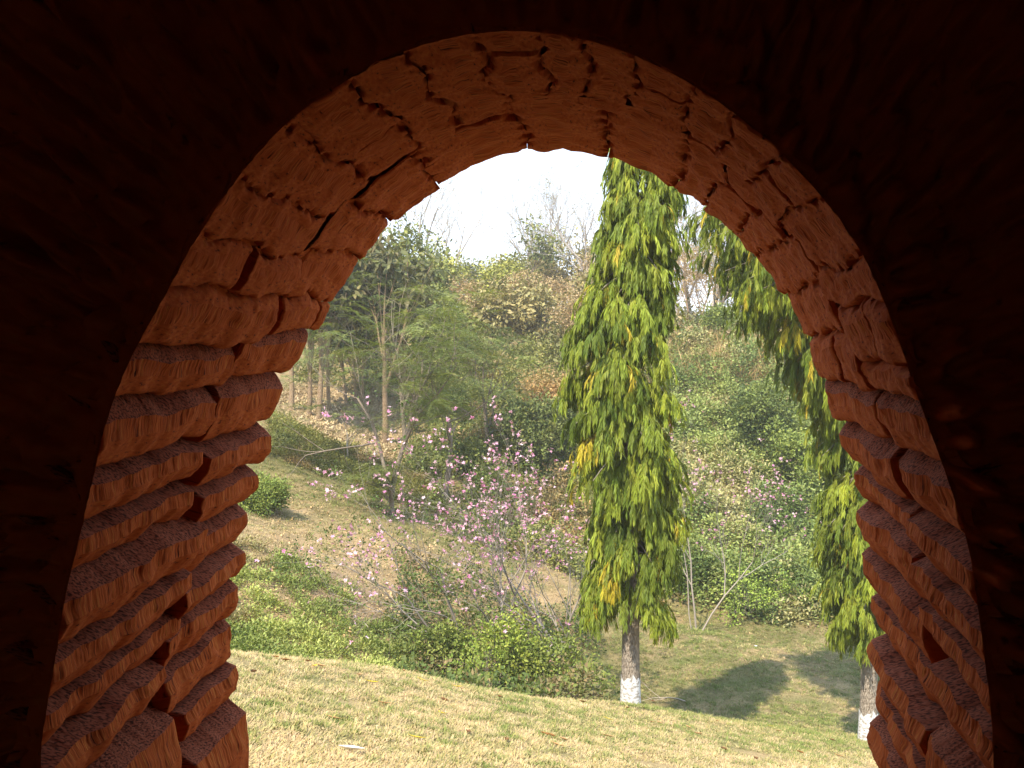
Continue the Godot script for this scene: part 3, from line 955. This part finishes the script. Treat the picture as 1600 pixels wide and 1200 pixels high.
func build_scrub() -> void:
	# bright fern-like weeds on the knoll's foot, just beyond the lawn's left edge
	scatter("ground_cover", "bright green low weeds in the hollow beyond the lawn's edge", M.weed, 6200, func():
		var d := rnd(12.0, 17.5)
		var px := 320.0 + 315.0 * rng.randf()
		var x := (px - 800.0) / F * d
		if lawn_edge(x, d) > -0.2 or noise.get_noise_2d(x * 40.0, d * 40.0) + 0.5 * noise.get_noise_2d(x * 12.0, d * 12.0) < -0.22 + 0.15 * (d - 14.0) + rnd(-0.25, 0.25): return Vector2(0, 0)
		return Vector2(px, d), [0.6, 1.25], [Color(0.20, 0.25, 0.06), Color(0.40, 0.43, 0.12), Color(0.36, 0.27, 0.14)], 0.12)
	# rank growth along the lawn's far edge and gully
	scatter("undergrowth", "tangled low green growth in the gully below the lawn", M.fine, 1100, func():
		var d := rnd(12.6, 21.0)
		var px := rnd(620, 925)
		var x := (px - 800.0) / F * d
		if lawn_edge(x, d) > -0.7: return Vector2(0, 0)
		return Vector2(px, d), [0.7, 1.3], [Color(0.055, 0.095, 0.02), Color(0.17, 0.19, 0.05), Color(0.27, 0.20, 0.10)], 0.6)
	# the hillside on the right
	scatter("undergrowth", "dense leafy creeper and scrub covering the right hillside", M.fine, 9500, func():
		var d := 24.2 + 15.5 * rng.randf()
		var px := rnd(1020, 1420)
		var x := (px - 800.0) / F * d
		var edge := 25.6 - 0.0085 * (px - 1050.0)
		if d < edge: return Vector2(0, 0)
		return Vector2(px, d), [0.9, 1.7], [Color(0.138, 0.194, 0.051), Color(0.344, 0.383, 0.111), Color(0.456, 0.399, 0.186)], 1.0)
	# the valley side in the middle
	scatter("undergrowth", "brownish green scrub on the valley side under the feathery trees", M.fine, 8000, func():
		var d := rnd(24.0, 42.0)
		var px := rnd(640, 1040)
		var x := (px - 800.0) / F * d
		if px < 730.0 and d < 29.0: return Vector2(0, 0)
		if litter_amount(x, d) > 0.5: return Vector2(0, 0)
		return Vector2(px, d), [0.8, 1.6], [Color(0.136, 0.172, 0.044), Color(0.350, 0.339, 0.098), Color(0.451, 0.295, 0.137)], 1.1)
	# the shaded bank before the tan trunks
	scatter("ground_cover", "low creeping plants on the shaded bank", M.weed, 2600, func():
		var px := rnd(420, 700)
		var d := rnd(25.8, 29.5)
		return Vector2(px, d), [0.8, 1.5], [Color(0.121, 0.138, 0.035), Color(0.347, 0.322, 0.090), Color(0.454, 0.306, 0.142)], 0.25)
	scatter("leaf_litter", "dry fallen leaves covering the ground under the tan trunks", M.litter, 5200, func():
		var px := rnd(430, 720)
		var d := rnd(28.5, 42.0)
		var x := (px - 800.0) / F * d
		if litter_amount(x, d) < 0.25: return Vector2(0, 0)
		return Vector2(px, d), [0.35, 0.65], [Color(0.322, 0.236, 0.130), Color(0.555, 0.429, 0.247)], 0.0)
	scatter("dry_grass", "pale dry grass standing on the top of the right hill", M.dry_tuft, 2600, func():
		var px := rnd(1000, 1420)
		var d := rnd(36.0, 50.0)
		return Vector2(px, d), [0.8, 1.5], [Color(0.518, 0.343, 0.151), Color(0.697, 0.488, 0.254)], 0.0)
	scatter("leaf_litter", "scattered dry leaves on the grass knoll beyond the hollow", M.litter, 420, func():
		var px := rnd(400, 680)
		var d := rnd(15.0, 23.5)
		var x := (px - 800.0) / F * d
		if noise.get_noise_2d(x * 14.0 + 3.0, d * 14.0) < 0.0: return Vector2(0, 0)
		return Vector2(px, d), [0.25, 0.5], [Color(0.397, 0.271, 0.135), Color(0.567, 0.396, 0.220)], 0.0)
	# separate shrubs
	var sh := {"tall": 1.0, "girth": 0.02, "levels": 2, "stems": 4, "splay": 0.7, "crook": 0.25, "up": 0.15, "spread": 0.9, "kids": 2, "skip": 0.15, "per_tip": 2, "jitter": 0.18, "mesh": M.fine, "dark": Color(0.127, 0.179, 0.033), "light": Color(0.295, 0.331, 0.072), "size": 0.75}
	leafy("shrub", "round dark green shrub on the open grass knoll", "shrub", on_ground(404, 798, 16), "", sh.merged({"tall": 0.72, "stems": 7, "per_tip": 3, "jitter": 0.15}, true))
	leafy("shrub", "dense dark green bush spilling over the lawn's edge beside the whitewashed trunk", "shrub", ground(868, 14.7), "bushes along the lawn's edge", sh.merged({"tall": 1.1, "leafy": 0.8, "mesh": M.small_clump, "size": 0.9, "per_tip": 2, "stems": 7}, true))
	leafy("shrub", "bright green leafy bush below the richest pink blossom", "shrub", ground(770, 14.9), "bushes along the lawn's edge", sh.merged({"tall": 1.3, "leafy": 0.75, "mesh": M.small_clump, "size": 0.9, "per_tip": 2, "stems": 6, "dark": Color(0.173, 0.249, 0.035), "light": Color(0.380, 0.424, 0.072)}, true))
	leafy("shrub", "brown twiggy bush with few leaves leaning on the whitewashed trunk", "shrub", ground(905, 15.4), "bushes along the lawn's edge", sh.merged({"tall": 0.8, "mesh": M.small_clump, "size": 1.0, "per_tip": 1, "stems": 6, "leafy": 0.6, "bark": Color(0.524, 0.373, 0.240)}, true))
	leafy("shrub", "straggling green bush at the knoll's foot beside the bare earth", "shrub", ground(690, 15.6), "bushes along the lawn's edge", sh.merged({"tall": 0.8, "mesh": M.small_clump, "size": 1.0, "per_tip": 2, "stems": 5}, true))
	leafy("shrub", "bright light green sapling at the foot of the right hillside", "shrub", on_ground(1190, 968, 20), "", sh.merged({"tall": 1.35, "leafy": 0.55, "splay": 1.1, "per_tip": 1, "x": 0.0, "dark": Color(0.243, 0.356, 0.055), "light": Color(0.383, 0.462, 0.075), "size": 0.8}, true))
	leafy("shrub", "dark green shrub alone among pale grass on the right hill's top", "shrub", ground(1132, 41.0), "", sh.merged({"tall": 1.5, "size": 1.3, "stems": 7}, true))
	leafy("shrub", "deep green creeper-clad bush standing out of the right hillside", "shrub", ground(1200, 32.5), "bushes on the right hillside", sh.merged({"tall": 2.0, "size": 1.4, "stems": 6, "dark": Color(0.084, 0.124, 0.033), "light": Color(0.209, 0.239, 0.055)}, true))
	leafy("shrub", "mid green bush above the light green sapling", "shrub", ground(1245, 30.0), "bushes on the right hillside", sh.merged({"tall": 1.8, "size": 1.3}, true))
	leafy("shrub", "reddish brown drying bush on the valley side left of the weeping tree", "shrub", ground(862, 32.0), "", sh.merged({"tall": 2.0, "size": 1.3, "dark": Color(0.329, 0.191, 0.072), "light": Color(0.483, 0.299, 0.120), "mesh": M.fine}, true))
	leafy("shrub", "dark green bush below the reddish brown one on the valley side", "shrub", ground(838, 30.0), "", sh.merged({"tall": 2.2, "size": 1.4, "stems": 6, "dark": Color(0.092, 0.125, 0.035), "light": Color(0.227, 0.241, 0.072)}, true))

func build_forest() -> void:
	var br := {"tall": 6.0, "girth": 0.12, "levels": 3, "crook": 0.18, "up": 0.2, "spread": 0.85, "kids": 2, "skip": 0.25, "per_tip": 2, "jitter": 0.5, "mesh": M.broad, "dark": Color(0.124, 0.154, 0.039), "light": Color(0.291, 0.299, 0.079), "size": 1.5}
	var kinds := {
		"dark": [{}, "evergreen_tree", "dark evergreen tree", "evergreen trees in the hill wood"],
		"lime": [{"dark": Color(0.248, 0.260, 0.055), "light": Color(0.477, 0.469, 0.107)}, "leafy_tree", "yellow-green leafy tree", "yellow-green trees in the hill wood"],
		"olive": [{"dark": Color(0.240, 0.203, 0.079), "light": Color(0.466, 0.387, 0.161), "leafy": 0.75}, "leafy_tree", "dull olive half-bare tree", "olive trees in the hill wood"],
		"brown": [{"dark": Color(0.395, 0.265, 0.134), "light": Color(0.525, 0.381, 0.211), "leafy": 0.8, "mesh": M.fine, "size": 1.2, "girth": 0.07, "bark": Color(0.518, 0.370, 0.254)}, "dry_tree", "brown drying tree", "drying trees in the hill wood"],
		"bare": [{"levels": 4, "leafy": 0.08, "girth": 0.15, "bark": Color(0.62, 0.58, 0.53), "per_tip": 1, "jitter": 0.1, "size": 0.8, "skip": 0.2, "mesh": M.fine, "dark": Color(0.318, 0.268, 0.109), "light": Color(0.471, 0.388, 0.164)}, "bare_tree", "bare pale tree", "bare trees on the skyline"],
	}
	# [photo column, distance, height, kind]
	var spots := [[606, 44, 7.6, "dark"], [570, 40, 6.2, "dark"], [645, 47, 6.2, "dark"], [668, 42, 5.4, "dark"], [540, 46, 6.8, "dark"], [700, 50, 5.6, "lime"], [770, 52, 5.0, "lime"], [725, 48, 4.4, "brown"], [800, 50, 4.6, "brown"], [820, 58, 7.2, "dark"], [850, 60, 6.0, "olive"], [738, 66, 5.0, "dark"], [655, 60, 7.8, "bare"], [713, 68, 7.8, "bare"], [812, 64, 7.8, "bare"], [842, 66, 7.6, "bare"], [873, 62, 7.4, "bare"], [905, 60, 7.6, "olive"], [930, 52, 7.0, "bare"], [900, 48, 4.8, "brown"], [960, 50, 5.6, "brown"], [1000, 54, 6.0, "olive"], [1060, 58, 7.2, "bare"], [1085, 56, 7.0, "bare"], [1105, 60, 7.0, "bare"], [1130, 55, 6.4, "bare"], [1160, 58, 6.6, "bare"], [1075, 54, 8.0, "brown"], [1118, 56, 7.6, "olive"], [1096, 50, 6.4, "brown"], [1190, 60, 7.0, "olive"], [1230, 54, 6.0, "olive"], [880, 40, 3.6, "brown"], [830, 44, 4.2, "olive"], [760, 44, 3.8, "olive"], [700, 40, 4.0, "dark"], [930, 42, 4.4, "olive"], [580, 62, 6.0, "olive"], [690, 72, 6.0, "olive"], [760, 74, 5.4, "olive"], [880, 76, 6.4, "olive"], [960, 72, 6.0, "olive"], [1050, 76, 6.4, "brown"], [1150, 76, 6.0, "olive"], [530, 56, 6.4, "lime"], [630, 54, 5.8, "lime"], [790, 62, 5.4, "olive"], [1270, 48, 5.0, "olive"], [1310, 52, 5.5, "dark"], [480, 50, 7.0, "dark"]]
	for q in spots:
		var k: Array = kinds[q[3]]
		var by: String = "above the leaf litter" if q[0] < 600 else "behind the feathery trees" if q[0] < 700 else "over the valley scrub" if q[0] < 860 else "behind the free-standing weeping tree" if q[0] < 1040 else "between the weeping trees" if q[0] < 1180 else "behind the half-hidden weeping tree"
		var how: String = "low in the wood" if q[1] < 49 else "halfway up the wood" if q[1] < 59 else "on the ridge"
		leafy(k[1], "%s %s %s, %s" % ["tall" if q[2] > 6.9 else "short" if q[2] < 5.2 else "middling", k[2], by, how], "tree", ground(q[0], q[1]), k[3], br.merged({"tall": q[2] * (1.12 if q[3] == "bare" else 0.66)}, true).merged(k[0], true))
	# thorny leafless brush between the trees
	scatter("undergrowth", "scrub and brush filling the hill wood between trunks", M.broad, 5200, func():
		return Vector2(rnd(460, 1340), rnd(38.0, 78.0)), [0.9, 2.0], [Color(0.108, 0.126, 0.038), Color(0.274, 0.249, 0.082), Color(0.405, 0.305, 0.164)], 1.6)

func curled_leaf(length: float, width: float, col: Color, curl: float) -> ArrayMesh:
	var mb := MB.new()
	var n := 8; var m := 6
	for i in n + 1:
		var f := float(i) / n
		var w := width * 0.5 * sin(PI * (0.03 + 0.94 * f))
		for j in m + 1:
			var g := 2.0 * j / m - 1.0
			var a := g * curl
			var y := 0.012 + w * (1.0 - cos(a)) / maxf(curl, 0.1) * 1.2 + length * 0.10 * pow(absf(f - 0.45) * 2.0, 2.0)
			mb.vert(Vector3((f - 0.5) * length, y, w * sin(a) / maxf(curl, 0.1) * 1.1), Vector3.UP, col, Vector2(f, g))
	for i in n:
		for j in m:
			var p := i * (m + 1) + j
			mb.quad(p, p + m + 1, p + m + 2, p + 1)
	mb.smooth_normals()
	return mb.mesh(M.dry)

func stick(label: String, a: Vector3, b: Vector3, r: float, col: Color, group: String) -> void:
	var root := thing("stick", label, "stick", a, group)
	var mb := MB.new()
	var pts := PackedVector3Array(); var rad := PackedFloat32Array()
	for k in 7:
		var f := k / 6.0
		pts.append((b - a) * f + rdir() * r * 1.6); rad.append(r * (1.0 - 0.5 * f))
	mb.tube(pts, rad, 6, col)
	part("stem", mb.mesh(M.twig), root)

func lay(o: Node3D, p: Vector3, turn: float) -> void:
	var e := 0.08; var d := -p.z
	var nrm := Vector3(height(p.x - e, d) - height(p.x + e, d), 2.0 * e, -(height(p.x, d - e) - height(p.x, d + e))).normalized()
	var z := Vector3.BACK.rotated(Vector3.UP, turn)
	var x := nrm.cross(z).normalized()
	o.transform = Transform3D(Basis(x, nrm, x.cross(nrm)), p + nrm * 0.012)

func build_details() -> void:
	var big := tag(part("fallen_leaf", curled_leaf(0.16, 0.065, Color(0.80, 0.74, 0.68), 1.1), self), "large pale curled leaf lying on the lawn near the arch", "leaf")
	lay(big, on_ground(547, 1180), 0.25)
	var yellow := curled_leaf(0.13, 0.035, Color(0.62, 0.44, 0.04), 0.7)
	var brown := [curled_leaf(0.10, 0.045, Color(0.28, 0.13, 0.05), 1.3), curled_leaf(0.085, 0.05, Color(0.19, 0.10, 0.05), 1.6), curled_leaf(0.12, 0.04, Color(0.42, 0.25, 0.11), 1.0)]
	for q in [[650, 1160, 1], [580, 1070, 1], [712, 1077, 1], [660, 1067, 0], [1205, 1138, 1], [770, 1062, 0], [490, 1045, 0], [690, 1120, 0], [950, 1128, 0], [1050, 1110, 0]]:
		var o := tag(part("fallen_leaf", yellow, self), "narrow yellow leaf fallen on the lawn", "leaf", "yellow fallen leaves on the lawn")
		lay(o, on_ground(q[0], q[1]), rnd(-0.5, 0.5) if q[2] else rnd(0, TAU))
	for q in [[395, 1055], [430, 1032], [445, 1036], [480, 1038], [500, 1046], [560, 1060], [630, 1052], [693, 1099], [780, 1093], [790, 1164], [862, 1086], [868, 1090], [860, 1155], [880, 1160], [870, 1170], [850, 1152], [950, 1155], [1020, 1100], [1000, 1095], [1030, 1134], [1018, 1132], [1075, 1140], [1120, 1130], [1090, 1150], [1150, 1120], [1240, 1150], [1300, 1160], [1130, 1175], [1180, 1190], [600, 1105], [520, 1130], [730, 1150], [1250, 1180], [1310, 1185], [980, 1110], [910, 1100], [1215, 1145]]:
		var o := tag(part("fallen_leaf", brown[rng.randi() % 3], self), "small curled brown leaf fallen on the lawn", "leaf", "brown fallen leaves on the lawn")
		lay(o, on_ground(q[0], q[1]), rnd(0, TAU))
	var e1 := on_ground(551, 925); var e2 := on_ground(582, 993)
	stick("pale dead stick standing out of the bare earth on the knoll", e1, e1 + Vector3(-0.10, 0.26, 0.02), 0.014, Color(0.62, 0.54, 0.42), "")
	stick("thin pale stick lying among the bright weeds", e2, e2 + Vector3(-0.14, 0.20, 0.03), 0.010, Color(0.60, 0.52, 0.40), "")
	# a dead branch at the whitewashed trunk's foot
	var bp := on_ground(1062, 1100, 12.0)
	var root := thing("fallen_branch", "dead forked branch lying at the whitewashed trunk's right foot", "branch", bp)
	var mb := MB.new(); var tips := []
	limb(mb, Vector3(0.1, 0.05, 0), Vector3(-1, 0.28, 0.1), 0.62, 0.014, 2, {"crook": 0.2, "up": -0.1, "spread": 0.7, "kids": 1, "skip": 0.2}, tips, Color(0.42, 0.34, 0.27))
	part("twigs", mb.mesh(M.twig), root)
	var scrap := tag(part("petal", curled_leaf(0.10, 0.07, Color(0.85, 0.84, 0.83), 0.9), self), "single white petal on the grass of the far slope", "petal")
	lay(scrap, on_ground(1181, 1012, 14.0), 0.7)

# ---------------------------------------------------------------- the scene
func _ready() -> void:
	rng.seed = 20240611
	noise.seed = 7
	noise.noise_type = FastNoiseLite.TYPE_SIMPLEX_SMOOTH
	noise.frequency = 0.05
	noise.fractal_octaves = 2
	var cam := Camera3D.new()
	cam.name = "camera"
	cam.fov = rad_to_deg(2.0 * atan(600.0 / F))
	cam.near = 0.05
	cam.far = 900.0
	add_child(cam)
	cam.current = true
	var env := Environment.new()
	env.background_mode = Environment.BG_SKY
	var sky := ProceduralSkyMaterial.new()
	sky.sky_top_color = Color(0.72, 0.83, 0.96)
	sky.sky_horizon_color = Color(0.97, 0.98, 1.0)
	sky.sky_curve = 0.12
	sky.ground_horizon_color = Color(0.80, 0.79, 0.74)
	sky.ground_bottom_color = Color(0.45, 0.42, 0.34)
	sky.sun_angle_max = 1.0
	var sk := Sky.new()
	sk.sky_material = sky
	env.sky = sk
	env.background_energy_multiplier = 1.25
	env.tonemap_mode = Environment.TONE_MAPPER_LINEAR
	env.tonemap_exposure = 1.8
	env.sdfgi_enabled = true
	env.ssao_enabled = true
	env.ssil_enabled = true
	env.fog_enabled = true
	env.fog_density = 0.0014
	env.fog_light_color = Color(0.97, 0.96, 0.93)
	var we := WorldEnvironment.new()
	we.name = "environment"
	we.environment = env
	add_child(we)
	var sun := DirectionalLight3D.new()
	sun.name = "sun"
	sun.light_color = Color(1.0, 0.955, 0.88)
	sun.light_energy = 1.6
	sun.light_angular_distance = 0.6
	sun.shadow_enabled = true
	add_child(sun)
	sun.look_at_from_position(Vector3.ZERO, Vector3(0.39, -1.07, -0.74), Vector3.UP)
	make_materials()
	build_wall()
	build_height()
	build_ground()
	build_plants()
	build_details()
